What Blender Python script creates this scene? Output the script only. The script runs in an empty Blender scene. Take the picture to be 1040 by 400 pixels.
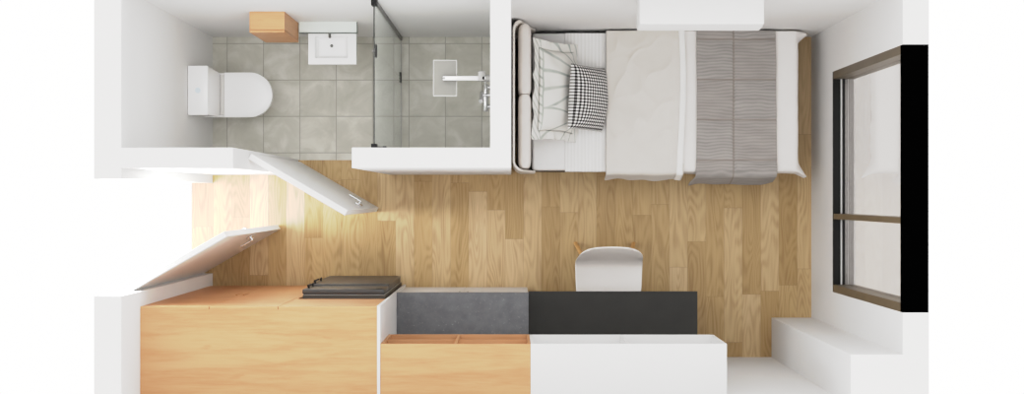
import bpy, bmesh, math, random
from mathutils import Vector, Matrix, noise
random.seed(4)
scene = bpy.context.scene
COL = scene.collection
PI = math.pi

# ------------------------------------------------------------------ colours / node helpers
def lin(c):
    def f(v):
        v /= 255.0
        return v / 12.92 if v <= 0.04045 else ((v + 0.055) / 1.055) ** 2.4
    return (f(c[0]), f(c[1]), f(c[2]), 1.0)

class NT:
    def __init__(self, name):
        self.m = bpy.data.materials.new(name)
        self.m.use_nodes = True
        self.t = self.m.node_tree
        self.b = self.t.nodes['Principled BSDF']
        self.out = self.t.nodes['Material Output']
    def n(self, kind, **kw):
        nd = self.t.nodes.new(kind)
        for k, v in kw.items():
            setattr(nd, k, v)
        return nd
    def l(self, a, b):
        self.t.links.new(a, b)
    def math(self, op, a, b=None, c=None):
        nd = self.n('ShaderNodeMath', operation=op)
        for i, v in enumerate((a, b, c)):
            if v is None: continue
            if isinstance(v, (int, float)): nd.inputs[i].default_value = v
            else: self.l(v, nd.inputs[i])
        return nd.outputs[0]
    def comb(self, x, y, z):
        nd = self.n('ShaderNodeCombineXYZ')
        for i, v in enumerate((x, y, z)):
            if isinstance(v, (int, float)): nd.inputs[i].default_value = v
            else: self.l(v, nd.inputs[i])
        return nd.outputs[0]
    def sep(self, v):
        nd = self.n('ShaderNodeSeparateXYZ'); self.l(v, nd.inputs[0])
        return nd.outputs
    def noise(self, vec, scale, detail=3.0, rough=0.5, dist=0.0):
        nd = self.n('ShaderNodeTexNoise')
        nd.inputs['Scale'].default_value = scale
        nd.inputs['Detail'].default_value = detail
        nd.inputs['Roughness'].default_value = rough
        nd.inputs['Distortion'].default_value = dist
        self.l(vec, nd.inputs['Vector'])
        return nd.outputs[0]
    def ramp(self, fac, stops, interp='LINEAR'):
        nd = self.n('ShaderNodeValToRGB')
        cr = nd.color_ramp; cr.interpolation = interp
        while len(cr.elements) < len(stops): cr.elements.new(0.5)
        for e, (p, c) in zip(cr.elements, stops):
            e.position = p; e.color = c
        self.l(fac, nd.inputs[0])
        return nd.outputs[0]
    def mix(self, fac, a, b, blend='MIX'):
        nd = self.n('ShaderNodeMix', data_type='RGBA', blend_type=blend)
        if isinstance(fac, (int, float)): nd.inputs[0].default_value = fac
        else: self.l(fac, nd.inputs[0])
        for i, v in ((6, a), (7, b)):
            if isinstance(v, tuple): nd.inputs[i].default_value = v
            else: self.l(v, nd.inputs[i])
        return nd.outputs[2]
    def bump(self, h, strength=0.2, dist=0.01):
        nd = self.n('ShaderNodeBump')
        nd.inputs['Strength'].default_value = strength
        nd.inputs['Distance'].default_value = dist
        self.l(h, nd.inputs['Height'])
        self.l(nd.outputs[0], self.b.inputs['Normal'])
    def pos(self):
        return self.n('ShaderNodeNewGeometry').outputs['Position']
    def obj(self):
        return self.n('ShaderNodeTexCoord').outputs['Object']
    def setp(self, rough=0.5, metal=0.0, spec=0.5):
        self.b.inputs['Roughness'].default_value = rough
        self.b.inputs['Metallic'].default_value = metal
        self.b.inputs['Specular IOR Level'].default_value = spec
    def color(self, c):
        if isinstance(c, tuple): self.b.inputs['Base Color'].default_value = c
        else: self.l(c, self.b.inputs['Base Color'])

def simple(name, rgb, rough=0.5, metal=0.0, spec=0.5, vary=0.03, scale=6.0, bump=0.0, bscale=200.0):
    w = NT(name); w.setp(rough, metal, spec)
    p = w.obj()
    c = lin(rgb)
    d = tuple(min(1, v * (1 - vary)) for v in c[:3]) + (1,)
    e = tuple(min(1, v * (1 + vary)) for v in c[:3]) + (1,)
    w.color(w.ramp(w.noise(p, scale, 2.0), [(0.3, d), (0.7, e)]))
    if bump: w.bump(w.noise(p, bscale, 2.0), bump, 0.002)
    return w.m

def wood_panel(name, base, dark, sx=1.0, sy=10.0, sz=1.0):
    w = NT(name); w.setp(0.5, 0, 0.3)
    x, y, z = w.sep(w.pos())
    v = w.comb(w.math('MULTIPLY', x, sx), w.math('MULTIPLY', y, sy), w.math('MULTIPLY', z, sz))
    n1 = w.noise(v, 1.6, 4.0, 0.55, 0.5)
    n2 = w.noise(v, 5.5, 5.0, 0.6, 0.2)
    m = w.math('ADD', w.math('MULTIPLY', n1, 0.65), w.math('MULTIPLY', n2, 0.35))
    mid = tuple((a + b) / 2 for a, b in zip(lin(base), lin(dark)))
    light = tuple(min(1, a * 1.06) for a in lin(base)[:3]) + (1,)
    c = w.ramp(m, [(0.28, lin(dark)), (0.42, mid), (0.55, lin(base)), (0.72, light)])
    # small knots
    vo = w.n('ShaderNodeTexNoise'); vo.inputs['Scale'].default_value = 7.0
    w.l(w.comb(w.math('MULTIPLY', x, 0.8), w.math('MULTIPLY', y, 2.2), z), vo.inputs['Vector'])
    k = w.ramp(vo.outputs[0], [(0.70, (0, 0, 0, 1)), (0.78, (1, 1, 1, 1))])
    w.color(w.mix(w.math('MULTIPLY', k, 0.5), c, lin(dark)))
    return w.m

def floor_wood():
    w = NT('oak plank floor'); w.setp(0.42, 0, 0.3)
    x, y, z = w.sep(w.pos())
    W, L = 0.1425, 1.05
    fx = w.math('ADD', w.math('DIVIDE', x, W), 40.37)
    cx = w.math('FLOOR', fx); ux = w.math('FRACT', fx)
    wn = w.n('ShaderNodeTexWhiteNoise', noise_dimensions='1D'); w.l(cx, wn.inputs['W'])
    fy = w.math('ADD', w.math('DIVIDE', y, L), w.math('MULTIPLY_ADD', wn.outputs[0], 9.0, 20.0))
    cy = w.math('FLOOR', fy); uy = w.math('FRACT', fy)
    wn2 = w.n('ShaderNodeTexWhiteNoise', noise_dimensions='3D')
    w.l(w.comb(cx, cy, 3.3), wn2.inputs['Vector'])
    r = wn2.outputs['Value']
    rc = w.sep(wn2.outputs['Color'])
    ox = w.math('MULTIPLY', rc[1], 30.0); oy = w.math('MULTIPLY', rc[2], 17.0)
    # cathedral grain: iso-lines of a stretched smooth field
    sm = w.noise(w.comb(w.math('ADD', w.math('MULTIPLY', x, 7.5), ox), w.math('ADD', w.math('MULTIPLY', y, 1.15), oy), r), 1.0, 1.0, 0.4, 0.1)
    rings = w.math('SINE', w.math('MULTIPLY', sm, 95.0))
    rings = w.math('MULTIPLY_ADD', rings, 0.5, 0.5)
    fine = w.noise(w.comb(w.math('ADD', w.math('MULTIPLY', x, 75.0), ox), w.math('ADD', w.math('MULTIPLY', y, 3.0), oy), r), 1.0, 4.0, 0.6)
    broad = w.noise(w.comb(w.math('ADD', w.math('MULTIPLY', x, 14.0), oy), w.math('ADD', w.math('MULTIPLY', y, 1.3), ox), r), 1.0, 3.0, 0.5)
    base = w.ramp(r, [(0.0, lin((170, 140, 95))), (0.35, lin((179, 149, 103))), (0.7, lin((187, 158, 113))), (1.0, lin((199, 171, 131)))])
    g = w.math('ADD', w.math('MULTIPLY', rings, 0.16), w.math('ADD', w.math('MULTIPLY', fine, 0.42), w.math('MULTIPLY', broad, 0.42)))
    tint = w.ramp(g, [(0.30, (0.70, 0.64, 0.56, 1)), (0.5, (0.97, 0.96, 0.94, 1)), (0.72, (1.10, 1.11, 1.13, 1))])
    c = w.mix(1.0, base, tint, 'MULTIPLY')
    ex = w.math('MINIMUM', ux, w.math('SUBTRACT', 1.0, ux))
    ey = w.math('MINIMUM', uy, w.math('SUBTRACT', 1.0, uy))
    sx = w.math('LESS_THAN', ex, 0.012)
    sy = w.math('LESS_THAN', ey, 0.0022)
    s = w.math('MAXIMUM', sx, sy)
    c = w.mix(w.math('MULTIPLY', s, 0.28), c, lin((110, 84, 54)))
    w.color(c)
    w.bump(fine, 0.05, 0.002)
    return w.m

def floor_tile():
    w = NT('grey cement tile'); w.setp(0.42, 0, 0.4)
    x, y, z = w.sep(w.pos())
    T = 0.2842
    fx = w.math('DIVIDE', w.math('ADD', x, 2.2254 + 10 * T), T)
    fy = w.math('DIVIDE', w.math('ADD', y, 10 * T - 0.345), T)
    cx = w.math('FLOOR', fx); cy = w.math('FLOOR', fy)
    ux = w.math('FRACT', fx); uy = w.math('FRACT', fy)
    wn = w.n('ShaderNodeTexWhiteNoise', noise_dimensions='2D'); w.l(w.comb(cx, cy, 0), wn.inputs['Vector'])
    r = w.sep(wn.outputs['Color'])
    v = w.comb(w.math('ADD', x, w.math('MULTIPLY', r[0], 9.0)), w.math('ADD', y, w.math('MULTIPLY', r[1], 9.0)), 0.0)
    n = w.noise(v, 5.0, 5.0, 0.58, 0.6)
    c = w.ramp(n, [(0.3, lin((176, 173, 161))), (0.5, lin((189, 186, 175))), (0.62, lin((201, 198, 189))), (0.75, lin((208, 205, 197)))])
    ex = w.math('MINIMUM', ux, w.math('SUBTRACT', 1.0, ux))
    ey = w.math('MINIMUM', uy, w.math('SUBTRACT', 1.0, uy))
    s = w.math('LESS_THAN', w.math('MINIMUM', ex, ey), 0.011)
    c = w.mix(w.math('MULTIPLY', s, 0.8), c, lin((140, 137, 126)))
    w.color(c)
    return w.m

def stone():
    w = NT('speckled grey stone'); w.setp(0.45, 0, 0.4)
    p = w.pos()
    n = w.noise(p, 14.0, 4.0, 0.6)
    c = w.ramp(n, [(0.35, lin((92, 93, 96))), (0.65, lin((104, 105, 108)))])
    k = w.noise(p, 60.0, 5.0, 0.75, 0.6)
    s = w.ramp(k, [(0.60, (0, 0, 0, 1)), (0.70, (1, 1, 1, 1))])
    w.color(w.mix(w.math('MULTIPLY', s, 0.5), c, lin((178, 178, 182))))
    return w.m

def glass(name, tint, ior=1.5, rough=0.0, cloud=0.0, cloudc=(235, 240, 236)):
    w = NT(name)
    tr = w.n('ShaderNodeBsdfTransparent'); tr.inputs[0].default_value = tint
    gl = w.n('ShaderNodeBsdfGlossy'); gl.inputs['Roughness'].default_value = rough
    gl.inputs['Color'].default_value = (0.95, 0.96, 0.96, 1)
    g = w.n('ShaderNodeNewGeometry')
    dt = w.n('ShaderNodeVectorMath', operation='DOT_PRODUCT')
    w.l(g.outputs['Normal'], dt.inputs[0]); w.l(g.outputs['Incoming'], dt.inputs[1])
    q = w.math('POWER', w.math('SUBTRACT', 1.0, w.math('ABSOLUTE', dt.outputs['Value'])), 5.0)
    f0 = ((ior - 1) / (ior + 1)) ** 2
    fr = w.math('MULTIPLY_ADD', q, 1 - f0, f0)
    mx = w.n('ShaderNodeMixShader')
    w.l(fr, mx.inputs[0]); w.l(tr.outputs[0], mx.inputs[1]); w.l(gl.outputs[0], mx.inputs[2])
    last = mx.outputs[0]
    if cloud:
        df = w.n('ShaderNodeBsdfDiffuse'); df.inputs[0].default_value = lin(cloudc)
        m2 = w.n('ShaderNodeMixShader'); m2.inputs[0].default_value = cloud
        w.l(last, m2.inputs[1]); w.l(df.outputs[0], m2.inputs[2]); last = m2.outputs[0]
    w.l(last, w.out.inputs[0])
    return w.m

def fabric(name, rgb, weave=220.0, rough=0.9, vary=0.04):
    w = NT(name); w.setp(rough, 0, 0.1)
    p = w.obj()
    c = lin(rgb)
    d = tuple(v * (1 - vary) for v in c[:3]) + (1,)
    e = tuple(min(1, v * (1 + vary)) for v in c[:3]) + (1,)
    w.color(w.ramp(w.noise(p, 7.0, 3.0), [(0.3, d), (0.7, e)]))
    w.bump(w.noise(p, weave, 2.0), 0.15, 0.002)
    return w.m

def striped_sheet():
    w = NT('white cotton with fine raised stripes'); w.setp(0.9, 0, 0.1)
    x, y, z = w.sep(w.obj())
    f = w.math('SINE', w.math('MULTIPLY', x, 2 * PI / 0.026))
    n = w.noise(w.comb(w.math('MULTIPLY', x, 60.0), w.math('MULTIPLY', y, 2.0), 0.0), 1.0, 2.0)
    g = w.math('ADD', w.math('MULTIPLY', f, 0.22), n)
    w.color(w.ramp(g, [(0.3, lin((228, 227, 225))), (0.6, lin((238, 237, 236))), (0.9, lin((243, 242, 241)))]))
    w.bump(g, 0.25, 0.006)
    return w.m

def throw_mat():
    w = NT('grey ribbed quilted throw'); w.setp(0.95, 0, 0.05)
    x, y, z = w.sep(w.obj())
    nzv = w.noise(w.comb(w.math('MULTIPLY', x, 3.0), w.math('MULTIPLY', y, 3.0), w.math('MULTIPLY', z, 3.0)), 1.0, 2.0)
    yy = w.math('ADD', y, w.math('MULTIPLY', z, -1.0))
    ph = w.math('ADD', w.math('MULTIPLY', yy, 2 * PI / 0.024), w.math('MULTIPLY', nzv, 20.0))
    rip = w.math('MULTIPLY_ADD', w.math('SINE', ph), 0.5, 0.5)
    big = w.noise(w.comb(w.math('MULTIPLY', x, 4.0), w.math('MULTIPLY', y, 14.0), z), 1.0, 3.0)
    g = w.math('ADD', w.math('MULTIPLY', rip, 0.30), w.math('MULTIPLY', big, 0.70))
    c = w.ramp(g, [(0.25, lin((138, 134, 131))), (0.5, lin((153, 149, 146))), (0.75, lin((166, 161, 157)))])
    # alternate quilt panels a little warmer, seams brownish
    fy = w.math('FRACT', w.math('ADD', w.math('DIVIDE', w.math('SUBTRACT', y, 0.162), 0.598), 10.0))
    pan = w.math('LESS_THAN', fy, 0.5)
    left = w.math('LESS_THAN', x, -0.015)
    sel = w.math('ABSOLUTE', w.math('SUBTRACT', pan, left))
    c = w.mix(w.math('MULTIPLY', sel, 0.18), c, lin((148, 139, 133)))
    d1 = w.math('ABSOLUTE', w.math('SUBTRACT', w.math('FRACT', w.math('ADD', w.math('DIVIDE', w.math('SUBTRACT', y, 0.162), 0.299), 10.0)), 0.5))
    d1 = w.math('MULTIPLY', w.math('SUBTRACT', 0.5, d1), 0.299)
    d2 = w.math('ABSOLUTE', w.math('ADD', x, 0.015))
    sm = w.math('LESS_THAN', w.math('MINIMUM', d1, d2), 0.0055)
    c = w.mix(w.math('MULTIPLY', sm, 0.55), c, lin((126, 114, 105)))
    w.color(c)
    w.bump(rip, 0.25, 0.004)
    return w.m

def leaf_mat():
    w = NT('white cotton printed with sage leaf veins'); w.setp(0.9, 0, 0.1)
    x, y, z = w.sep(w.obj())
    def line(sv, wid):
        return w.ramp(w.math('ABSOLUTE', sv), [(0.0, (1, 1, 1, 1)), (wid, (0.8, 0.8, 0.8, 1)), (wid * 1.9, (0, 0, 0, 1))])
    def fan(px, py, n, off, wid, bend):
        dx = w.math('SUBTRACT', x, px); dy = w.math('SUBTRACT', y, py)
        d = w.math('SQRT', w.math('ADD', w.math('MULTIPLY', dx, dx), w.math('MULTIPLY', dy, dy)))
        a = w.math('ARCTAN2', dy, w.math('MULTIPLY', dx, -1.0))
        a2 = w.math('ADD', w.math('MULTIPLY', a, n), w.math('ADD', off, w.math('MULTIPLY', d, bend)))
        return line(w.math('SINE', a2), wid)
    f1 = fan(0.34, 0.06, 12.0, 0.3, 0.22, 2.0)
    f2 = fan(0.22, -0.20, 6.0, 0.9, 0.12, 3.0)
    m = w.mix(w.math('GREATER_THAN', w.math('ADD', y, w.math('MULTIPLY', x, -0.15)), -0.10), f2, f1)
    fl = line(w.math('SINE', w.math('ADD', w.math('MULTIPLY', y, 48.0), w.math('MULTIPLY', x, 70.0))), 0.30)
    edge = w.math('LESS_THAN', x, -0.185)
    m = w.mix(edge, m, fl)
    seam = w.math('LESS_THAN', w.math('ABSOLUTE', w.math('ADD', x, 0.186)), 0.0035)
    n = w.noise(w.comb(x, y, z), 9.0, 2.0)
    m = w.math('MULTIPLY', m, w.math('MULTIPLY_ADD', n, 0.9, 0.25))
    m = w.math('MAXIMUM', m, w.math('MULTIPLY', seam, 0.7))
    w.color(w.mix(m, lin((222, 220, 215)), lin((146, 156, 151))))
    w.bump(w.noise(w.obj(), 160.0, 2.0), 0.1, 0.002)
    return w.m

def gingham_mat():
    w = NT('black and white gingham'); w.setp(0.9, 0, 0.1)
    x, y, z = w.sep(w.obj())
    P = 0.0225
    a = w.math('LESS_THAN', w.math('FRACT', w.math('ADD', w.math('DIVIDE', x, P), 50.0)), 0.5)
    b = w.math('LESS_THAN', w.math('FRACT', w.math('ADD', w.math('DIVIDE', y, P), 50.0)), 0.5)
    s = w.math('MULTIPLY', w.math('ADD', a, b), 0.5)
    w.color(w.ramp(s, [(0.0, lin((238, 237, 235))), (0.5, lin((128, 126, 125))), (1.0, lin((22, 22, 23)))]))
    return w.m

M = {}
M['wall'] = simple('white wall paint', (222, 221, 220), 0.75, 0, 0.2, 0.006)
M['white'] = simple('white lacquer', (222, 221, 220), 0.5, 0, 0.25, 0.006)
M['door'] = simple('white painted door', (224, 223, 221), 0.5, 0, 0.3, 0.008)
M['ceramic'] = simple('glazed white ceramic', (240, 239, 239), 0.16, 0, 0.5, 0.006)
M['ceramic_grey'] = simple('pale grey hinge plastic', (208, 206, 203), 0.4, 0, 0.4, 0.01)
M['blue'] = simple('pale blue flush button', (203, 220, 232), 0.3)
M['wood'] = wood_panel('light oak panel', (190, 140, 99), (172, 119, 78))
M['wood_leg'] = simple('beech leg', (205, 158, 102), 0.45, 0, 0.3, 0.08, 14)
M['floor'] = floor_wood()
M['tile'] = floor_tile()
M['stone'] = stone()
M['desk'] = simple('charcoal desktop', (47, 46, 44), 0.55, 0, 0.2, 0.06, 9)
M['desk_frame'] = simple('charcoal desk frame', (52, 51, 49), 0.5, 0, 0.25)
M['fridge'] = simple('black glossy fridge steel', (50, 48, 47), 0.4, 0.0, 0.5, 0.06)
M['fridge_body'] = simple('dark fridge body', (62, 57, 50), 0.45, 0, 0.35)
M['seal'] = simple('pale door seal', (150, 148, 146), 0.4)
M['chrome'] = simple('polished chrome', (205, 205, 206), 0.12, 1.0, 0.5, 0.02)
M['steel'] = simple('brushed steel plate', (112, 111, 106), 0.55, 0.1, 0.3, 0.03)
M['steel_edge'] = simple('bright steel edge', (138, 137, 134), 0.4, 0.3, 0.5, 0.02)
M['black'] = simple('black metal', (14, 14, 14), 0.5, 0, 0.2)
M['channel'] = simple('dark grey aluminium', (92, 91, 88), 0.35, 0.5, 0.4)
M['cap'] = simple('matt black frame', (1, 1, 1), 1.0, 0, 0.0)
M['bronze'] = simple('dark bronze aluminium', (104, 92, 74), 0.38, 0.35, 0.4, 0.08)
M['sill_strip'] = simple('pale weather strip', (226, 225, 223), 0.5)
M['pane'] = glass('window glass', (0.70, 0.68, 0.665, 1), 1.5)
M['screen'] = glass('clear shower glass', (0.96, 0.975, 0.965, 1), 1.3, 0.0, 0.14, (240, 242, 238))
M['shelf_glass'] = glass('frosted shelf glass', (0.9, 0.95, 0.92, 1), 1.4, 0.1, 0.6, (238, 243, 238))
M['dark_edge'] = simple('dark shelf edge', (84, 88, 84), 0.4)
M['shell'] = simple('off white moulded plastic', (228, 222, 217), 0.45, 0, 0.3, 0.01)
M['headboard'] = fabric('greige headboard fabric', (214, 208, 201))
M['cushion'] = fabric('pinkish beige headboard cushion', (214, 208, 203))
M['bed_dark'] = fabric('dark grey bed base fabric', (82, 78, 74))
M['mattress'] = fabric('white fitted sheet', (240, 239, 238))
M['sheet'] = striped_sheet()
M['duvet'] = fabric('pale greige duvet cotton', (211, 206, 200), 220, 0.9, 0.015)
M['quilt'] = fabric('off white quilt cotton', (236, 232, 229), 220, 0.9, 0.015)
M['hem'] = fabric('white hem', (240, 239, 237))
M['throw'] = throw_mat()
M['leaf'] = leaf_mat()
M['gingham'] = gingham_mat()

# ------------------------------------------------------------------ mesh builder
class MB:
    def __init__(self):
        self.bm = bmesh.new()
    def _bev(self, verts, bevel, seg):
        if bevel:
            es = {e for v in verts for e in v.link_edges}
            bmesh.ops.bevel(self.bm, geom=list(es), offset=bevel, segments=seg, profile=0.5, affect='EDGES')
    def box(self, x0, x1, y0, y1, z0, z1, bevel=0.0, seg=2):
        r = bmesh.ops.create_cube(self.bm, size=1.0)
        for v in r['verts']:
            v.co = Vector((x0 + (v.co.x + .5) * (x1 - x0), y0 + (v.co.y + .5) * (y1 - y0), z0 + (v.co.z + .5) * (z1 - z0)))
        self._bev(r['verts'], bevel, seg)
        return self
    def obox(self, mat, sx, sy, sz, bevel=0.0, seg=2):
        """box of size sx,sy,sz centred in the frame mat"""
        r = bmesh.ops.create_cube(self.bm, size=1.0)
        for v in r['verts']:
            v.co = mat @ Vector((v.co.x * sx, v.co.y * sy, v.co.z * sz))
        self._bev(r['verts'], bevel, seg)
        return self
    def cyl(self, p, q, r0, r1=None, seg=20, bevel=0.0):
        p, q = Vector(p), Vector(q); d = q - p
        r1 = r0 if r1 is None else r1
        m = Matrix.Translation((p + q) / 2) @ d.to_track_quat('Z', 'Y').to_matrix().to_4x4()
        r = bmesh.ops.create_cone(self.bm, cap_ends=True, segments=seg, radius1=r0, radius2=r1, depth=d.length, matrix=m)
        if bevel:
            es = [e for e in {e for v in r['verts'] for e in v.link_edges} if any(len(f.verts) > 4 for f in e.link_faces)]
            bmesh.ops.bevel(self.bm, geom=es, offset=bevel, segments=2, profile=0.5, affect='EDGES')
        return self
    def tube(self, pts, r, seg=12):
        pts = [Vector(p) for p in pts]; rings = []
        up = Vector((0, 0, 1))
        for i, p in enumerate(pts):
            t = (pts[min(i + 1, len(pts) - 1)] - pts[max(i - 1, 0)]).normalized()
            a = t.cross(up)
            if a.length < 1e-3: a = t.cross(Vector((0, 1, 0)))
            a.normalize(); b = t.cross(a)
            rings.append([self.bm.verts.new(p + r * (math.cos(2 * PI * k / seg) * a + math.sin(2 * PI * k / seg) * b)) for k in range(seg)])
        for A, B in zip(rings, rings[1:]):
            for k in range(seg):
                self.bm.faces.new((A[k], A[(k + 1) % seg], B[(k + 1) % seg], B[k]))
        self.bm.faces.new(rings[0]); self.bm.faces.new(rings[-1][::-1])
        return self
    def loft(self, rings, cap=True):
        R = [[self.bm.verts.new(p) for p in ring] for ring in rings]
        n = len(R[0])
        for A, B in zip(R, R[1:]):
            for k in range(n):
                self.bm.faces.new((A[k], A[(k + 1) % n], B[(k + 1) % n], B[k]))
        if cap:
            self.bm.faces.new(R[0][::-1]); self.bm.faces.new(R[-1])
        return self
    def grid(self, f, nu, nv):
        V = [[self.bm.verts.new(f(i / nu, j / nv)) for j in range(nv + 1)] for i in range(nu + 1)]
        for i in range(nu):
            for j in range(nv):
                self.bm.faces.new((V[i][j], V[i + 1][j], V[i + 1][j + 1], V[i][j + 1]))
        return self
    def build(self, name, mat, parent=None, smooth=None, origin=None, up=False):
        bm = self.bm
        bmesh.ops.recalc_face_normals(bm, faces=bm.faces)
        if up and sum(f.normal.z * f.calc_area() for f in bm.faces) < 0:
            bmesh.ops.reverse_faces(bm, faces=bm.faces)
        off = Vector((0, 0, 0))
        if parent is not None:
            q = parent
            while q is not None:
                off += q.location; q = q.parent
        if origin is not None:
            loc = Vector(origin) - off; off = Vector(origin)
        else:
            loc = Vector((0, 0, 0))
        bmesh.ops.translate(bm, verts=bm.verts, vec=-off)
        me = bpy.data.meshes.new(name)
        bm.to_mesh(me); bm.free()
        me.materials.append(mat)
        o = bpy.data.objects.new(name, me)
        COL.objects.link(o)
        o.location = loc
        if parent is not None: o.parent = parent
        if smooth:
            for p in me.polygons: p.use_smooth = True
            if smooth is not True:
                me.set_sharp_from_angle(angle=math.radians(smooth))
        return o

def thing(name, label, cat, loc, group=None):
    o = bpy.data.objects.new(name, None); COL.objects.link(o)
    o.location = loc; o.empty_display_size = 0.1
    o['label'] = label; o['category'] = cat
    if group: o['group'] = group
    return o
def tag(o, label, cat, group=None):
    o['label'] = label; o['category'] = cat
    if group: o['group'] = group
    return o
def struct(o, label=None):
    o['kind'] = 'structure'
    if label: o['label'] = label
    return o

# ------------------------------------------------------------------ room shell (metres; camera looks straight down at the origin)
H = 2.60
XW, XE = -2.338, 2.338          # inner faces
XWO, XEO = -2.50, 2.494         # outer faces
YN, YS = 1.25, -1.25
T = 0.16
E = 0.02
b = MB()
b.box(XW, XE, YS, 0.288, -0.05, 0)
b.box(-0.006, XE, 0.288, YN, -0.05, 0)
b.box(XWO, XW, -0.596, 0.110, -0.05, 0)
struct(b.build('floor', M['floor']), 'oak plank floor of the main room')
struct(MB().box(XW, -0.006, 0.288, YN, -0.05, 0.0).build('floor_bathroom', M['tile']), 'grey square tiled bathroom floor')
struct(MB().box(XWO, XEO, YN, YN + T, -0.05, H).build('wall_north', M['wall']), 'white wall behind bed and basin')
struct(MB().box(XWO, XEO, YS - T, YS, -0.05, H).build('wall_south', M['wall']), 'white wall behind the wardrobe and desk')
b = MB()
b.box(XWO, XW, 0.110, YN, -0.05, H)
b.box(XWO, XW, YS, -0.596, -0.05, H)
struct(b.build('wall_west', M['wall']), 'white wall with the entrance opening')
WY0, WY1, WZ = -0.692, 0.913, 0.735
b = MB()
b.box(XE, XEO, WY1, YN, -0.05, H)
b.box(XE, XEO, YS, WY0, -0.05, H)
b.box(XE, XEO, WY0, WY1, -0.05, WZ)
struct(b.build('wall_east', M['wall']), 'white wall around the black window')
b = MB()
b.box(XW, -1.669, 0.174, 0.295, 0, H)
b.box(-0.958, -0.006, 0.174, 0.295, 0, H)
struct(b.build('wall_bathroom_south', M['wall']), 'white partition with the bathroom doorway')
struct(MB().box(-0.130, -0.006, 0.295, YN, 0, H).build('wall_bathroom_east', M['wall']), 'white partition between shower and bed')
struct(MB().box(2.027, XE, YS, -0.942, 0, H).build('column', M['wall']), 'square white full height column in the corner')

# window
win = MB().box(2.36, 2.493, WY0, WY1, H - 0.055, H).box(2.339, 2.36, WY0, WY1, H - 0.055, H).build('window_1', M['cap'])
struct(win, 'black framed window with two panes')
b = MB()
b.box(2.339, 2.392, WY0 + .001, WY1 - .001, WZ, WZ + 0.02)
b.build('window_sill', M['black'], win)
MB().box(2.392, 2.402, WY0 + .056, WY1 - .056, WZ, WZ + 0.028).build('weather_strip', M['sill_strip'], win)
b = MB()
b.box(2.339, 2.493, WY1 - 0.055, WY1, WZ + .02, H - .056)
b.box(2.339, 2.493, WY0, WY0 + 0.055, WZ + .02, H - .056)
b.build('side_frame', M['bronze'], win)
MB().box(2.402, 2.419, WY0 + .056, WY1 - .056, WZ, WZ + 0.050).build('bottom_rail', M['black'], win)
MB().box(2.340, 2.45, -0.160, -0.122, WZ + .02, H - .056).build('mullion', M['bronze'], win)
for y0, y1 in ((WY0 + .055, -0.160), (-0.122, WY1 - .055)):
    MB().box(2.420, 2.428, y0, y1, WZ + .045, H - .055).build('glass_pane', M['pane'], win)

# ------------------------------------------------------------------ doors (open)
def lever(parent, m, side, zh=1.02, flip=1):
    """door handle on one face: plate, neck and lever; m maps local (along, out, up) to world"""
    s = side
    hb = MB()
    hb.obox(m @ Matrix.Translation((-0.055, s * 0.024, zh)), 0.044, 0.008, 0.15, 0.003)
    h = hb.build('handle', M['chrome'], parent, 40)
    lb = MB()
    lb.cyl(m @ Vector((-0.055, s * 0.028, zh + .03)), m @ Vector((-0.055, s * 0.050, zh + .03)), 0.008)
    lb.tube([m @ Vector((-0.055 - t, s * (0.050 - 0.1 * t * t), zh + .03)) for t in (0, 0.02, 0.045, 0.07, 0.09)], 0.007)
    lb.build('lever', M['chrome'], h, 40)
def door(name, hinge, free, top, label):
    hx, hy = hinge; fx, fy = free
    d = Vector((fx - hx, fy - hy, 0)); L = d.length; d.normalize()
    nrm = Vector((-d.y, d.x, 0))
    m0 = Matrix((( d.x, nrm.x, 0, fx), (d.y, nrm.y, 0, fy), (0, 0, 1, 0), (0, 0, 0, 1)))
    bb = MB().obox(m0 @ Matrix.Translation((-L / 2, 0, top / 2 + .004)), L, 0.038, top - .008, 0.002, 1)
    o = bb.build(name, M['door'])
    struct(o, label)
    lever(o, m0, 1); lever(o, m0, -1)
    hg = MB()
    for z in (0.25, 1.05, 1.85):
        hg.cyl(m0 @ Vector((-L - .006, 0, z - .05)), m0 @ Vector((-L - .006, 0, z + .05)), 0.007)
    hg.build('hinge', M['chrome'], o, 40)
    return o
door('door_1', (-1.662, 0.258), (-1.050, -0.100), 2.10, 'white bathroom door standing open into the hall')
door('door_2', (-2.432, -0.588), (-1.816, -0.234), 2.10, 'white entrance door standing open beside the wardrobe')

# ------------------------------------------------------------------ toilet
def dring(x0, x1, yc, hw, z, n=28, back_r=0.02):
    """D outline: square back at x0, round nose at x1"""
    pts = [(x0, yc - hw)]
    cx = x1 - hw
    for k in range(n + 1):
        a = -PI / 2 + PI * k / n
        pts.append((cx + hw * math.cos(a), yc + hw * math.sin(a)))
    pts.append((x0, yc + hw))
    return [Vector((x, y, z)) for x, y in pts]
yc = 0.768
t = thing('toilet', 'white close-coupled toilet with D-shaped lid on grey tiles', 'toilet', (-2.07, yc, 0))
b = MB()
b.loft([dring(-2.325, -1.93, yc, 0.125, 0.0), dring(-2.325, -1.90, yc, 0.130, 0.10), dring(-2.325, -1.86, yc, 0.148, 0.25),
        dring(-2.325, -1.82, yc, 0.163, 0.345), dring(-2.325, -1.81, yc, 0.167, 0.375)])
b.build('bowl', M['ceramic'], t, 40)
b = MB()
b.loft([dring(-2.165, -1.803, yc, 0.168, 0.378), dring(-2.165, -1.80, yc, 0.170, 0.392)])
b.build('seat', M['ceramic'], t, 40)
b = MB()
b.loft([dring(-2.165, -1.803, yc, 0.166, 0.394), dring(-2.165, -1.800, yc, 0.170, 0.400), dring(-2.165, -1.803, yc, 0.1675, 0.418),
        dring(-2.160, -1.815, yc, 0.157, 0.424), dring(-2.14, -1.86, yc, 0.12, 0.4265)])
b.build('lid', M['ceramic'], t, 40)
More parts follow.
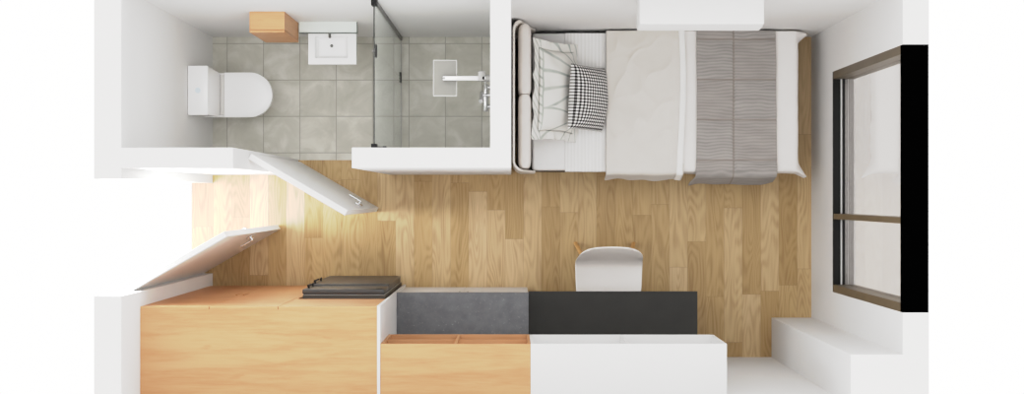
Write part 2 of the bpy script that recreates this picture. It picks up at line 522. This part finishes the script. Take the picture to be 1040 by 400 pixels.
MB().box(-2.196, -2.166, yc - .150, yc + .150, 0.376, 0.408, 0.004).build('hinge', M['ceramic_grey'], t, 40)
b = MB()
b.loft([[Vector(p) for p in ((-2.335, yc - w, z), (xf, yc - w, z), (xf, yc + w, z), (-2.335, yc + w, z))]
        for z, w, xf in ((0.376, .150, -2.198), (0.50, .165, -2.196), (0.84, .174, -2.196))])
b.build('cistern', M['ceramic'], t)
c = MB().box(-2.336, -2.190, yc - .178, yc + .178, 0.842, 0.870, 0.008).build('cistern_lid', M['ceramic'], t, 40)
MB().cyl((-2.262, yc, 0.870), (-2.262, yc, 0.876), 0.021, 0.019, 24).build('flush_button', M['blue'], c, 40)

# ------------------------------------------------------------------ bathroom cupboard, basin, shelf
t = thing('wall_cupboard', 'small oak wall cupboard hung between toilet and basin', 'cupboard', (-1.65, 1.18, 0.89))
MB().box(-1.770, -1.5335, 1.128, 1.2495, 0.89, 1.52).build('carcass', M['wood'], t)
MB().box(-1.770, -1.5335, 1.109, 1.126, 0.89, 1.52, 0.0015, 1).build('door', M['wood'], t)

t = thing('washbasin', 'rectangular white ceramic washbasin fixed to wall under glass shelf', 'washbasin', (-1.297, 1.10, 0.70))
bm = bmesh.new()
x0, x1, y0, y1 = -1.470, -1.1236, 0.957, 1.2495
rx0, rx1, ry0, ry1 = -1.422, -1.186, 1.003, 1.160
def ring(a, bb, c, d, z): return [bm.verts.new((a, c, z)), bm.verts.new((bb, c, z)), bm.verts.new((bb, d, z)), bm.verts.new((a, d, z))]
R = [ring(x0 + .05, x1 - .05, y0 + .06, y1, .72), ring(x0, x1, y0, y1, .79), ring(x0, x1, y0, y1, .85), ring(rx0, rx1, ry0, ry1, .849),
     ring(rx0 + .006, rx1 - .006, ry0 + .006, ry1 - .006, .80), ring(rx0 + .02, rx1 - .02, ry0 + .02, ry1 - .02, .775)]
for A, B in zip(R, R[1:]):
    for k in range(4): bm.faces.new((A[k], A[(k + 1) % 4], B[(k + 1) % 4], B[k]))
bm.faces.new(R[0][::-1]); bm.faces.new(R[-1])
b = MB(); b.bm.free(); b.bm = bm
bas = b.build('basin', M['ceramic'], t)
mo = bas.modifiers.new('round', 'BEVEL'); mo.width = 0.004; mo.segments = 2
MB().box(-1.43, -1.16, 1.20, 1.2490, .69, .718).build('wall_mount', M['steel_edge'], t)
MB().cyl((-1.310, 1.098, .776), (-1.310, 1.098, .784), 0.013, 0.011, 20).build('drain', M['channel'], t, 40)
b = MB()
b.cyl((-1.307, 1.205, .85), (-1.307, 1.205, .925), 0.014)
b.tube([(-1.307, 1.205, .905), (-1.307, 1.18, .915), (-1.307, 1.155, .915), (-1.307, 1.145, .905)], 0.010)
b.build('tap', M['channel'], t, 40)

t = thing('glass_shelf', 'frosted glass shelf with dark edge above the washbasin', 'shelf', (-1.31, 1.21, 0.95))
MB().box(-1.518, -1.110, 1.175, 1.2495, 0.950, 0.957).build('shelf_panel', M['shelf_glass'], t)
b = MB(); b.box(-1.518, -1.102, 1.166, 1.1745, 0.944, 0.962, 0.001, 1); b.box(-1.1095, -1.102, 1.1745, 1.2495, 0.944, 0.962)
b.build('edge_rail', M['dark_edge'], t)

# ------------------------------------------------------------------ shower
XS = -0.868
t = thing('shower_screen', 'clear glass shower screen with black hinges and dark wall channel', 'shower screen', (XS, 0.77, 0))
MB().box(XS - .004, XS + .004, 0.927, 1.228, 0.01, 2.15).build('fixed_glass', M['screen'], t)
MB().box(XS - .004, XS + .004, 0.330, 0.921, 0.02, 2.15).build('door_glass', M['screen'], t)
b = MB(); b.box(XS - .0035, XS + .0035, 0.327, 1.228, 2.151, 2.160)
b.build('top_edge', M['black'], t)
MB().box(XS - .006, XS + .006, 0.330, 1.221, 0.001, 0.009).build('bottom_seal', M['seal'], t)
b = MB(); b.box(XS - .010, XS + .010, 1.222, 1.249, 0.002, 2.15)
b.build('wall_channel', M['channel'], t)
MB().box(XS - .014, XS + .014, 0.2965, 0.326, 0.002, 2.10).build('wall_channel', M['channel'], t)
MB().box(XS - .018, XS + .018, 1.205, 1.249, 2.10, 2.175, 0.002).build('bracket', M['black'], t)
MB().box(XS - .018, XS + .018, 0.2965, 0.335, 2.11, 2.175, 0.002).build('bracket', M['black'], t)
MB().box(XS + .0045, XS + .011, 0.885, 0.965, 2.06, 2.13, 0.002).build('hinge', M['black'], t)
MB().box(XS + .0045, XS + .011, 0.885, 0.965, 0.06, 0.13, 0.002).build('hinge', M['black'], t)
b = MB(); b.cyl((XS - .016, 0.925, 2.11), (XS + .004, 0.925, 2.11), 0.006)
b.build('pivot', M['steel_edge'], t, 40)
MB().cyl((XS + .006, 0.325, 1.62), (XS + .03, 0.325, 1.62), 0.014).build('knob', M['black'], t, 40)

t = thing('shower_fixture', 'wall-mounted chrome shower with rectangular steel rain head', 'shower', (-0.16, 0.75, 1.0))
hd = MB().box(-0.500, -0.357, 0.650, 0.872, 1.998, 2.006).build('rain_head', M['steel'], t)
b = MB()
for a in ((-0.505, -0.500, 0.6435, 0.877), (-0.357, -0.352, 0.6435, 0.877), (-0.500, -0.357, 0.6435, 0.650), (-0.500, -0.357, 0.872, 0.877)):
    b.box(*a, 1.997, 2.008)
b.build('rim', M['steel_edge'], hd)
b = MB()
b.obox(Matrix.Translation((-0.290, 0.755, 2.060)), 0.30, 0.026, 0.018, 0.004)
b.build('arm', M['white'], t, 40)
MB().cyl((-0.432, 0.757, 2.007), (-0.432, 0.757, 2.052), 0.013, 0.013, 20).build('head_joint', M['black'], t, 40)
MB().cyl((-0.432, 0.755, 2.066), (-0.432, 0.755, 2.072), 0.006).build('joint_cap', M['channel'], t, 40)
b = MB(); b.cyl((-0.178, 0.755, 1.10), (-0.178, 0.755, 2.085), 0.010)
b.build('riser', M['chrome'], t, 40)
b = MB()
b.cyl((-0.172, 0.755, 2.06), (-0.1305, 0.755, 2.06), 0.022, 0.022, 24)
b.box(-0.215, -0.168, 0.735, 0.80, 2.045, 2.085, 0.006)
b.build('wall_mount', M['steel_edge'], t, 40)
b = MB(); b.cyl((-0.186, 0.600, 1.10), (-0.186, 0.790, 1.10), 0.019, 0.019, 20, 0.003)
for y in (0.635, 0.770): b.cyl((-0.186, y, 1.10), (-0.1305, y, 1.10), 0.014)
b.build('mixer', M['chrome'], t, 40)
b = MB(); b.cyl((-0.205, 0.70, 1.55), (-0.205, 0.63, 1.75), 0.011, 0.014)
b.cyl((-0.205, 0.68, 1.61), (-0.1305, 0.68, 1.61), 0.010)
b.build('hand_shower', M['chrome'], t, 40)

# ------------------------------------------------------------------ tall oak run on the south wall
YF = -0.688   # front plane of the tall run
ZT = 2.170
t = thing('wardrobe', 'tall two-door oak wardrobe in the corner beside the entrance', 'wardrobe', (-1.90, -0.97, 0))
MB().box(XW + .001, -1.4696, -1.249, YF - .0185, 0.08, ZT).build('carcass', M['wood'], t)
MB().box(XW + .001, -1.4705, -1.249, YF - .07, 0.001, 0.08).build('plinth', M['wood'], t)
for i, (a, c) in enumerate(((XW + .002, -1.9055), (-1.9025, -1.4715))):
    d = MB().box(a, c, YF - .018, YF, 0.082, ZT, 0.0012, 1).build('door', M['wood'], t)
    hx = -1.93 if i == 0 else -1.88
    MB().box(hx - .006, hx + .006, YF, YF + .006, 0.95, 1.15, 0.002).build('handle', M['wood'], d)
t = thing('fridge_housing', 'tall oak housing unit enclosing the black fridge', 'cabinet', (-1.16, -0.97, 0))
MB().box(-1.4695, -1.450, -1.249, YF - .001, 0.001, 1.52).build('side_panel', M['wood'], t)
b = MB().box(-1.4695, -0.8485, -1.249, YF - .0185, 1.52, ZT)
b.build('overhead_box', M['wood'], t)
MB().box(-1.4685, -0.8495, YF - .018, YF, 1.505, ZT, 0.0012, 1).build('door', M['wood'], t)
tag(MB().box(-0.8475, -0.829, -1.249, -0.683, 0.001, ZT + .005).build('end_panel', M['white']),
    'tall thin white end panel between oak housing and stone worktop', 'panel')

# fridge
t = thing('fridge', 'black two-door fridge with top freezer set in oak housing', 'fridge', (-1.14, -0.95, 0))
MB().box(-1.418, -0.862, -1.235, -0.664, 0.02, 1.476, 0.003).build('body', M['fridge_body'], t)
MB().box(-1.416, -0.864, -0.664, -0.6605, 0.05, 1.478, 0).build('door_seal', M['seal'], t)
MB().box(-1.412, -0.868, -0.6603, -0.6582, 0.06, 1.472).build('gasket', M['black'], t)
for z0, z1, hz0, hz1 in ((1.118, 1.478, 1.14, 1.40), (0.06, 1.106, 0.72, 1.08)):
    yd = -0.624 if z0 > 1 else -0.612
    d = MB().box(-1.420, -0.866, -0.658, yd, z0, z1, 0.006, 3).build('door', M['fridge'], t, 40)
    hb = MB()
    hb.tube([(-1.392, yd + .019, hz0), (-1.392, yd + .020, (hz0 + hz1) / 2), (-1.392, yd + .019, hz1)], 0.007)
    for z in (hz0 + .03, hz1 - .03): hb.cyl((-1.392, yd, z), (-1.392, yd + .019, z), 0.007)
    hb.build('handle', M['black'], d, 40)
MB().box(-0.925, -0.885, -0.6238, -0.6225, 1.40, 1.44).build('badge', M['black'], t)
for x in (-1.38, -0.90):
    for y in (-1.18, -0.72): MB().cyl((x, y, 0.0), (x, y, 0.019), 0.02).build('foot', M['black'], t)

# ------------------------------------------------------------------ kitchen base unit, worktop, desk
t = thing('kitchen_cabinet', 'white kitchen base cabinet under the grey stone worktop', 'cabinet', (-0.355, -0.97, 0))
MB().box(-0.828, 0.119, -1.249, -0.722, 0.10, 0.858).build('carcass', M['white'], t)
MB().box(-0.828, 0.119, -1.249, -0.76, 0.001, 0.10).build('plinth', M['white'], t)
for a, c, h in ((-0.827, -0.356, -0.385), (-0.353, 0.118, -0.325)):
    d = MB().box(a, c, -0.722, -0.703, 0.03, 0.855, 0.001, 1).build('door', M['white'], t)
    MB().box(h - .004, h + .004, -0.703, -0.695, 0.62, 0.78, 0.001).build('handle', M['steel_edge'], d)
tag(MB().box(-0.828, 0.119, -1.249, -0.6855, 0.860, 0.900, 0.0015, 1).build('worktop', M['stone']),
    'speckled grey stone worktop between white end panel and dark desk', 'worktop')

t = thing('desk', 'charcoal rectangular desk with the white chair pushed under', 'desk', (0.735, -0.96, 0))
MB().box(0.121, 1.351, -1.249, -0.688, 0.72, 0.750, 0.0012, 1).build('desktop', M['desk'], t)
for x in (0.125, 1.320):
    MB().box(x, x + .026, -1.245, -0.77, 0.0, 0.719).build('leg', M['desk_frame'], t)
MB().box(0.152, 1.319, -1.245, -1.225, 0.35, 0.719).build('modesty_panel', M['desk_frame'], t)

# upper open shelf units
def shelf_unit(name, x0, x1, zb, mat, label, mid, cat):
    yb, yf, th = -1.2495, -0.9226, 0.018
    t = thing(name, label, cat, ((x0 + x1) / 2, -1.08, zb))
    MB().box(x0, x1, yb, yf, ZT - th, ZT).build('top_panel', mat, t)
    MB().box(x0, x1, yb, yf, zb, zb + th).build('bottom_panel', mat, t)
    for x in (x0, x1 - th):
        MB().box(x, x + th, yb, yf, zb + th, ZT - th).build('side_panel', mat, t)
    xm = (x0 + x1) / 2
    MB().box(xm - th / 2, xm + th / 2, yb + .012, yf - .002, zb + th, ZT - th).build('divider', mat, t)
    MB().box(x0 + th, x1 - th, yb, yb + .012, zb + th, ZT - th).build('back_panel', mat, t)
    if mid:
        for a, c in ((x0 + th, xm - th / 2), (xm + th / 2, x1 - th)):
            MB().box(a, c, yb + .012, yf - .004, (zb + ZT) / 2 - th / 2, (zb + ZT) / 2 + th / 2).build('shelf', mat, t)
    return t
shelf_unit('wall_shelf', -0.8275, 0.1160, 1.55, M['wood'], 'open oak wall shelf unit hung above the grey stone worktop', True, 'shelf unit')
shelf_unit('wall_shelf', 0.1175, 1.350, 1.57, M['white'], 'open white wall shelf unit hung above the charcoal desk', False, 'shelf unit')

# ------------------------------------------------------------------ chair
CX = 0.723
t = thing('desk_chair', 'white moulded plastic chair with wooden legs pushed under desk', 'chair', (CX, -0.60, 0))
prof = [(-.860, .425, .165), (-.850, .438, .195), (-.815, .448, .222), (-.74, .448, .240), (-.66, .443, .247), (-.58, .440, .250), (-.52, .444, .252),
        (-.492, .462, .252), (-.466, .500, .250), (-.446, .56, .247), (-.426, .63, .243), (-.406, .70, .237), (-.390, .750, .228), (-.376, .782, .213), (-.367, .797, .194), (-.364, .802, .170)]
def catm(P, u):
    n = len(P) - 1; f = min(u * n, n - 1e-6); i = int(f); w = f - i
    g = lambda k: P[max(0, min(n, k))]
    out = []
    for a, p, q, d in zip(g(i - 1), g(i), g(i + 1), g(i + 2)):
        out.append(0.5 * (2 * p + (q - a) * w + (2 * a - 5 * p + 4 * q - d) * w * w + (3 * p - a - 3 * q + d) * w ** 3))
    return out
def shell(u, v):
    y, z, hw = catm(prof, u)
    s = v * 2 - 1
    back = max(0.0, min(1.0, (u - 0.45) / 0.25))
    a = abs(s)
    z2 = z + (1 - back) * 0.035 * a ** 3 - back * 0.012 * a ** 6
    y2 = y - back * (0.012 * a ** 2 + 0.020 * a ** 8)
    return Vector((CX + s * hw, y2, z2))
o = MB().grid(shell, 48, 28).build('seat_shell', M['shell'], t, True)
md = o.modifiers.new('thick', 'SOLIDIFY'); md.thickness = 0.010; md.offset = 0
md = o.modifiers.new('smooth', 'SUBSURF'); md.levels = 1; md.render_levels = 1
for sx in (-1, 1):
    for yt, yf in ((-.52, -.362), (-.70, -.85)):
        b = MB(); b.cyl((CX + sx * .15, yt, .425), (CX + sx * .227, yf, 0.0), 0.019, 0.015, 16)
        b.build('leg', M['wood_leg'], t, 40)
b = MB()
b.cyl((CX - .15, -.52, .42), (CX + .15, -.70, .42), .008); b.cyl((CX + .15, -.52, .42), (CX - .15, -.70, .42), .008)
b.build('under_frame', M['black'], t, 40)

# ------------------------------------------------------------------ air conditioner
t = thing('air_conditioner', 'white wall-mounted air conditioner box above the bed', 'air conditioner', (1.176, 1.15, 2.10))
b = MB()
b.loft([[Vector(p) for p in ((x, 1.2495, 2.10), (x, 1.075, 2.10), (x, 1.0490, 2.125), (x, 1.055, 2.20), (x, 1.071, 2.30), (x, 1.2495, 2.30))] for x in (0.790, 1.562)])
o = b.build('housing', M['white'], t)
md = o.modifiers.new('round', 'BEVEL'); md.width = 0.006; md.segments = 2
MB().box(0.85, 1.50, 1.2300, 1.2490, 2.075, 2.0985).build('wall_mount', M['white'], t)
MB().box(0.83, 1.522, 1.085, 1.13, 2.092, 2.0995).build('louvre', M['white'], t)

# ------------------------------------------------------------------ bed
t = thing('bed', 'single bed with curved greige headboard along the white wall', 'bed', (1.05, 0.71, 0))
MB().box(0.035, 2.06, 0.193, 1.236, 0.08, 0.30, 0.012).build('base', M['bed_dark'], t, 40)
for x in (0.12, 1.95):
    for y in (0.26, 1.17):
        MB().cyl((x, y, 0.0), (x, y, 0.08), 0.022, 0.026).build('leg', M['black'], t, 40)
mt = MB().box(0.150, 2.075, 0.200, 1.222, 0.301, 0.500, 0.022, 3).build('mattress', M['mattress'], t, 40)
# wrap-around headboard
path = []
R0 = 0.075
xb, yn, ys = 0.004, 1.2435, 0.179
for k in range(7): path.append((0.172 - k * (0.172 - xb - R0) / 6, yn))
for k in range(1, 9):
    a = PI / 2 + PI / 2 * k / 8; path.append((xb + R0 + R0 * math.cos(a), yn - R0 + R0 * math.sin(a)))
for k in range(1, 12): path.append((xb, yn - R0 - k * (yn - ys - 2 * R0) / 12))
for k in range(0, 9):
    a = PI + PI / 2 * k / 8; path.append((xb + R0 + R0 * math.cos(a), ys + R0 + R0 * math.sin(a)))
for k in range(1, 7): path.append((xb + R0 + k * (0.172 - xb - R0) / 6, ys))
def hb_top(x):
    s = max(0, min(1, (x - 0.03) / 0.145)); return 1.20 - 0.60 * (s * s * (3 - 2 * s))
b = MB(); rings = []
th = 0.016
n = len(path)
for i, (x, y) in enumerate(path):
    p0 = path[max(0, i - 1)]; p1 = path[min(n - 1, i + 1)]
    tx, ty = p1[0] - p0[0], p1[1] - p0[1]; l = math.hypot(tx, ty); nx, ny = -ty / l, tx / l
    zt = hb_top(x); ins = (nx * th, ny * th)
    rings.append([Vector((x, y, 0.06)), Vector((x, y, zt - .006)), Vector((x + ins[0] * .25, y + ins[1] * .25, zt)), Vector((x + ins[0] * .75, y + ins[1] * .75, zt)),
                  Vector((x + ins[0], y + ins[1], zt - .006)), Vector((x + ins[0], y + ins[1], 0.06))])
b.loft(rings)
hb = b.build('headboard', M['headboard'], t, 35)
for y0, y1 in ((0.206, 0.723), (0.727, 1.216)):
    b = MB(); 
    def cus(u, v, y0=y0, y1=y1):
        a = v * 2 * PI
        ca, sa = math.cos(a), math.sin(a)
        ex = lambda c, p: math.copysign(abs(c) ** p, c)
        k = 1.0
        e = min(u, 1 - u)
        lim = 0.06 / (y1 - y0)
        if e < lim: k = math.sqrt(max(0.0, 1 - (1 - e / lim) ** 2)) * .35 + .65
        return Vector((0.090 + 0.046 * k * ex(ca, .55), y0 + u * (y1 - y0), 0.81 + 0.305 * (0.9 + 0.1 * k) * ex(sa, .35)))
    b.grid(cus, 40, 48)
    bmesh.ops.remove_doubles(b.bm, verts=b.bm.verts, dist=1e-5)
    bmesh.ops.holes_fill(b.bm, edges=[e for e in b.bm.edges if e.is_boundary], sides=0)
    b.build('cushion', M['cushion'], hb, 50)

# --- draped bed linen
def nz(x, y, s=0.0): return noise.noise(Vector((x, y, s)))
def fold(d, r):
    """arc-length d past an edge -> (outward, drop) with a rounded corner of radius r"""
    if d <= 0: return 0.0, 0.0
    q = r * PI / 2
    if d < q:
        a = d / r; return r * math.sin(a), r * (1 - math.cos(a))
    return r, r + (d - q)
def drape(x0, x1, zt, hem, ys=0.215, yn=1.236, r=0.03, amp=0.006, seed=0.0, nx=70, ny=110, flare=0.05, foot=None, footlen=0.0, wave=0.006, shape=None, n_hem=0.0):
    L = (yn - ys); tot = L + hem + n_hem
    LX = x1 - x0
    b = MB()
    def f(u, v):
        s = v * tot - n_hem
        xx = u * LX
        x = x0 + xx
        side = max(0.0, s - L)
        o1, d1 = fold(side, r)
        on, dn = fold(max(0.0, -s), r)
        y = yn - max(0.0, min(s, L)) - o1 + min(on, .004)
        z = zt - d1 - dn
        o2 = d2 = 0.0
        if foot is not None and x > foot:
            o2, d2 = fold(x - foot, 0.035); x = foot + o2
            z = zt - max(d1 + dn, d2) - 0.35 * min(d1 + dn, d2)
        # wrinkles
        w = nz(x * 5, y * 5, seed) + 0.5 * nz(x * 11, y * 9, seed + 3)
        if side <= 0: z += amp * w
        else: y -= flare * side * (1.0 + 0.5 * nz(x * 7, 0.3, seed + 8)) + amp * 0.4 * nz(x * 9, z * 4, seed + 5)
        x += wave * nz(y * 3.0, z * 3.0, seed + 20 + (7 if u > .5 else 0)) * (abs(u - .5) * 2) ** 3
        if d2 > 0: x += 0.5 * amp * nz(y * 10, z * 6, seed + 9) + 0.35 * amp * (d2 / 0.1)
        p = Vector((x, y, z))
        if shape: p = shape(p, u, v, s, side, d2)
        return p
    b.grid(f, nx, ny)
    return b
def thick(o, t=0.012):
    md = o.modifiers.new('thick', 'SOLIDIFY'); md.thickness = t; md.offset = -1.0
    md = o.modifiers.new('smooth', 'SUBSURF'); md.levels = 1; md.render_levels = 1
    return o

o = drape(0.392, 0.76, 0.510, 0.05, ys=0.205, yn=1.222, r=0.018, amp=0.0015, seed=2.0, nx=40, wave=0.004, flare=0.0).build('top_sheet', M['sheet'], None, True, up=True, origin=(0.55, 0.71, 0.51))
thick(o, 0.006); tag(o, 'white top sheet with fine stripes, between pillows and greige duvet', 'sheet')

def quilt_shape(p, u, v, s, side, d2):
    if d2 > 0.02:
        k = min(1.0, (d2 - 0.02) / 0.08)
        e_s = max(0.0, 1 - abs(p.y - 0.185) / 0.11); e_n = max(0.0, 1 - abs(p.y - 1.215) / 0.10)
        p.x += 0.080 * k * (e_s ** 1.5 + e_n ** 1.5) + 0.014 * k * nz(p.y * 9, 3.0)
        p.z += 0.03 * k * (e_s + e_n)
        p.y += -0.035 * k * e_s
    return p
o = drape(1.18, 2.250, 0.524, 0.165, ys=0.220, amp=0.004, seed=5.0, nx=110, flare=0.10, foot=2.100, wave=0.004, shape=quilt_shape, r=0.03).build('quilt', M['quilt'], None, True, up=True, origin=(1.7, 0.71, 0.53))
thick(o, 0.012); tag(o, 'off-white quilt hanging over the foot of the bed under the throw', 'quilt')

def ridge(x, y, sd):
    return (1 - min(1.0, abs(nz(x, y, sd)) * 2.6)) ** 2
def duvet_shape(p, u, v, s, side, d2):
    if side <= 0:
        e = min(1.0, min(p.y - 0.2, 1.23 - p.y) / 0.12) * min(1.0, (p.x - 0.697) / 0.08) * min(1.0, max(0.0, (1.25 - p.x) / 0.08))
        e = max(0.0, e)
        q, r = p.x * 0.85 + p.y * 0.5, p.y * 0.85 - p.x * 0.5
        p.z += e * (0.020 * ridge(q * 3.6 + .4 * nz(r * 4, q * 4, 3), r * 2.0, 31.0) + 0.012 * ridge(q * 2.5, r * 5.0 + .5 * nz(q * 5, r * 3, 8), 47.0) + 0.012 * nz(p.x * 6, p.y * 5, 52.0))
    if u > 0.8: p.x -= 0.035 * (u - .8) / .2 * (0.5 + 0.5 * math.sin((p.y - 0.2) * 3.4 + 2.4)) * (1 if p.y > .25 else .6)
    return p
o = drape(0.697, 1.290, 0.556, 0.190, ys=0.203, amp=0.004, seed=11.0, nx=110, ny=150, flare=0.24, shape=duvet_shape, wave=0.006).build('duvet', M['duvet'], None, True, up=True, origin=(0.98, 0.71, 0.55))
thick(o, 0.016); tag(o, 'pale greige crumpled duvet across the middle of the bed', 'duvet')
# its white turned hem
ed = drape(1.245, 1.283, 0.5635, 0.182, ys=0.201, amp=0.004, seed=11.0, nx=6, ny=150, flare=0.25, wave=0.0,
           shape=lambda p, u, v, s, side, d2: Vector((p.x - 0.030 * (0.5 + 0.5 * math.sin((p.y - 0.2) * 3.4 + 2.4)) + .008 * u, p.y, p.z + .006 * math.sin(u * PI))))
he = ed.build('hem', M['hem'], o, True, up=True); thick(he, 0.006)

def throw_shape(p, u, v, s, side, d2):
    # quilting seams
    k = 0.0
    for xs in (1.645,): k = max(k, math.exp(-((p.x - xs - .01 * nz(p.y * 3, 1)) / 0.008) ** 2))
    if side <= 0:
        for yy in (1.17, 0.872, 0.573, 0.262): k = max(k, .8 * math.exp(-((p.y - yy - .006 * nz(p.x * 4, 2)) / 0.008) ** 2))
        p.z += 0.005 - 0.008 * k
    p.x += 0.02 * (1 - v) * 0 + (0.025 * (u - .3)) * v
    if side > 0.05: p.x -= 0.03 * (1 - u) * min(1, (side - .05) / .1); 
    if side > 0: p.y -= 0.02 * (1 - u) * min(1, side / .15)
    return p
o = drape(1.372, 1.955, 0.550, 0.225, ys=0.196, amp=0.003, seed=17.0, nx=110, ny=150, flare=0.26, shape=throw_shape, wave=0.008, r=0.035).build('throw_blanket', M['throw'], None, True, up=True, origin=(1.66, 0.71, 0.55))
thick(o, 0.012); tag(o, 'grey ribbed quilted throw laid across the foot of the bed', 'throw')

# --- pillows
def pillow(name, mat, w, h, puff, flange, rot, loc, pinch=0.10, seed=0.0, nn=44, ripple=0.005, wrinkle=0.012):
    """local x = height of the pillow, y = width, z = thickness"""
    bm = bmesh.new()
    def pt(u, v, top):
        a, c = u * 2 - 1, v * 2 - 1
        # rounded pinched square
        px = a * h / 2 * (1 - pinch * (1 - abs(a)) * 0 - pinch * (1 - c * c) * abs(a) ** 3 * 0.0) * (1 + pinch * (abs(c) ** 4) * abs(a) ** 2 * .5)
        py = c * w / 2 * (1 + pinch * (abs(a) ** 4) * abs(c) ** 2 * .5)
        fa, fc = max(0, 1 - abs(a) ** 2.6), max(0, 1 - abs(c) ** 2.6)
        zz = puff * (fa * fc) ** 0.55
        if not top: zz = -zz * 0.4
        zz += wrinkle * nz(px * 9, py * 9, seed) * (fa * fc) ** .3 * (1 if top else .5)
        return Vector((px, py, zz))
    V = {}
    for top in (1, 0):
        for i in range(nn + 1):
            for j in range(nn + 1):
                if not top and (i in (0, nn) or j in (0, nn)): V[(0, i, j)] = V[(1, i, j)]
                else: V[(top, i, j)] = bm.verts.new(pt(i / nn, j / nn, top))
        for i in range(nn):
            for j in range(nn):
                q = [V[(top, i, j)], V[(top, i + 1, j)], V[(top, i + 1, j + 1)], V[(top, i, j + 1)]]
                bm.faces.new(q if top else q[::-1])
    if flange:
        # flat ruffled border
        border = [V[(1, i, 0)] for i in range(nn)] + [V[(1, nn, j)] for j in range(nn)] + [V[(1, i, nn)] for i in range(nn, 0, -1)] + [V[(1, 0, j)] for j in range(nn, 0, -1)]
        nb = len(border); outer = [[], []]
        for k, vv in enumerate(border):
            d = Vector((vv.co.x / (h / 2), vv.co.y / (w / 2), 0))
            m = max(abs(d.x), abs(d.y))
            dd = Vector((math.copysign(max(0, abs(d.x) - .86) / .14, d.x), math.copysign(max(0, abs(d.y) - .86) / .14, d.y), 0))
            if dd.length < 1e-3: dd = d
            dd = Vector((max(-1, min(1, dd.x)), max(-1, min(1, dd.y)), 0))
            for q in (1, 2):
                outer[q - 1].append(bm.verts.new(vv.co + dd * flange * q / 2 + Vector((0, 0, ripple * q * math.sin(k * 0.42 + 2.5 * nz(k * .15, 0, seed))))))
        A = border
        for O in outer:
            for k in range(nb):
                bm.faces.new((A[k], A[(k + 1) % nb], O[(k + 1) % nb], O[k]))
            A = O
    bmesh.ops.recalc_face_normals(bm, faces=bm.faces)
    me = bpy.data.meshes.new(name); bm.to_mesh(me); bm.free(); me.materials.append(mat)
    for p in me.polygons: p.use_smooth = True
    o = bpy.data.objects.new(name, me); COL.objects.link(o)
    o.rotation_euler = rot; o.location = loc
    md = o.modifiers.new('smooth', 'SUBSURF'); md.levels = 1; md.render_levels = 1
    return o
R = math.radians
o = pillow('pillow', M['leaf'], 0.58, 0.40, 0.074, 0.062, (0, R(51), R(-1)), (0.320, 0.772, 0.731), seed=1.0, wrinkle=0.022)
tag(o, 'large white ruffled pillow with sage leaf print leaning on headboard', 'pillow')
o = pillow('pillow', M['gingham'], 0.47, 0.38, 0.120, 0.0, (0, R(47), R(-3)), (0.546, 0.725, 0.668), pinch=0.06, seed=4.0)
tag(o, 'small black and white gingham pillow leaning on the leaf-print pillow', 'pillow')

# ------------------------------------------------------------------ light, sky, camera
wd = bpy.data.worlds.new('overcast sky'); scene.world = wd; wd.use_nodes = True
bg = wd.node_tree.nodes['Background']
bg.inputs[0].default_value = (1.0, 0.998, 0.995, 1); bg.inputs[1].default_value = 1.0

def area(name, loc, rot, sx, sy, power, col=(1, 1, 1)):
    l = bpy.data.lights.new(name, 'AREA'); l.shape = 'RECTANGLE'; l.size = sx; l.size_y = sy; l.energy = power; l.color = col
    o = bpy.data.objects.new(name, l); COL.objects.link(o); o.location = loc; o.rotation_euler = rot
    return o
# daylight from the corridor beyond the entrance
area('corridor_light', (-2.95, -0.24, 1.55), (0, R(-68), 0), 1.6, 0.9, 62, (0.90, 0.96, 1.0))

# soft fill light added overhead to brighten the bathroom tiles, no fixture there
bl = area('bathroom_fill', (-1.23, 0.77, 2.54), (0, 0, 0), 1.9, 0.75, 2.8)
bl.data.spread = R(100)

cam = bpy.data.cameras.new('camera'); cam.lens = 50.0; cam.sensor_width = 36.0; cam.sensor_fit = 'HORIZONTAL'; cam.clip_end = 100
co = bpy.data.objects.new('camera', cam); COL.objects.link(co)
co.location = (0, 0, 11.11); co.rotation_euler = (0, 0, 0)
scene.camera = co
scene.view_settings.view_transform = 'Standard'
scene.view_settings.look = 'None'
scene.view_settings.exposure = 0.0
# photographic shoulder: lifts the mid tones, keeps the highlights soft
vs = scene.view_settings
vs.use_curve_mapping = True
cv = vs.curve_mapping.curves[3]
pts = [(0, 0), (.05, .11), (.1, .226), (.2, .445), (.27, .58), (.38, .682), (.5, .742), (.62, .792), (.73, .84), (.86, .915), (1, 1)]
while len(cv.points) < len(pts): cv.points.new(0.5, 0.5)
for p, q in zip(cv.points, pts):
    p.location = q; p.handle_type = 'AUTO_CLAMPED'
vs.curve_mapping.update()
scene.cycles.max_bounces = 10
scene.cycles.diffuse_bounces = 6
scene.cycles.transparent_max_bounces = 12
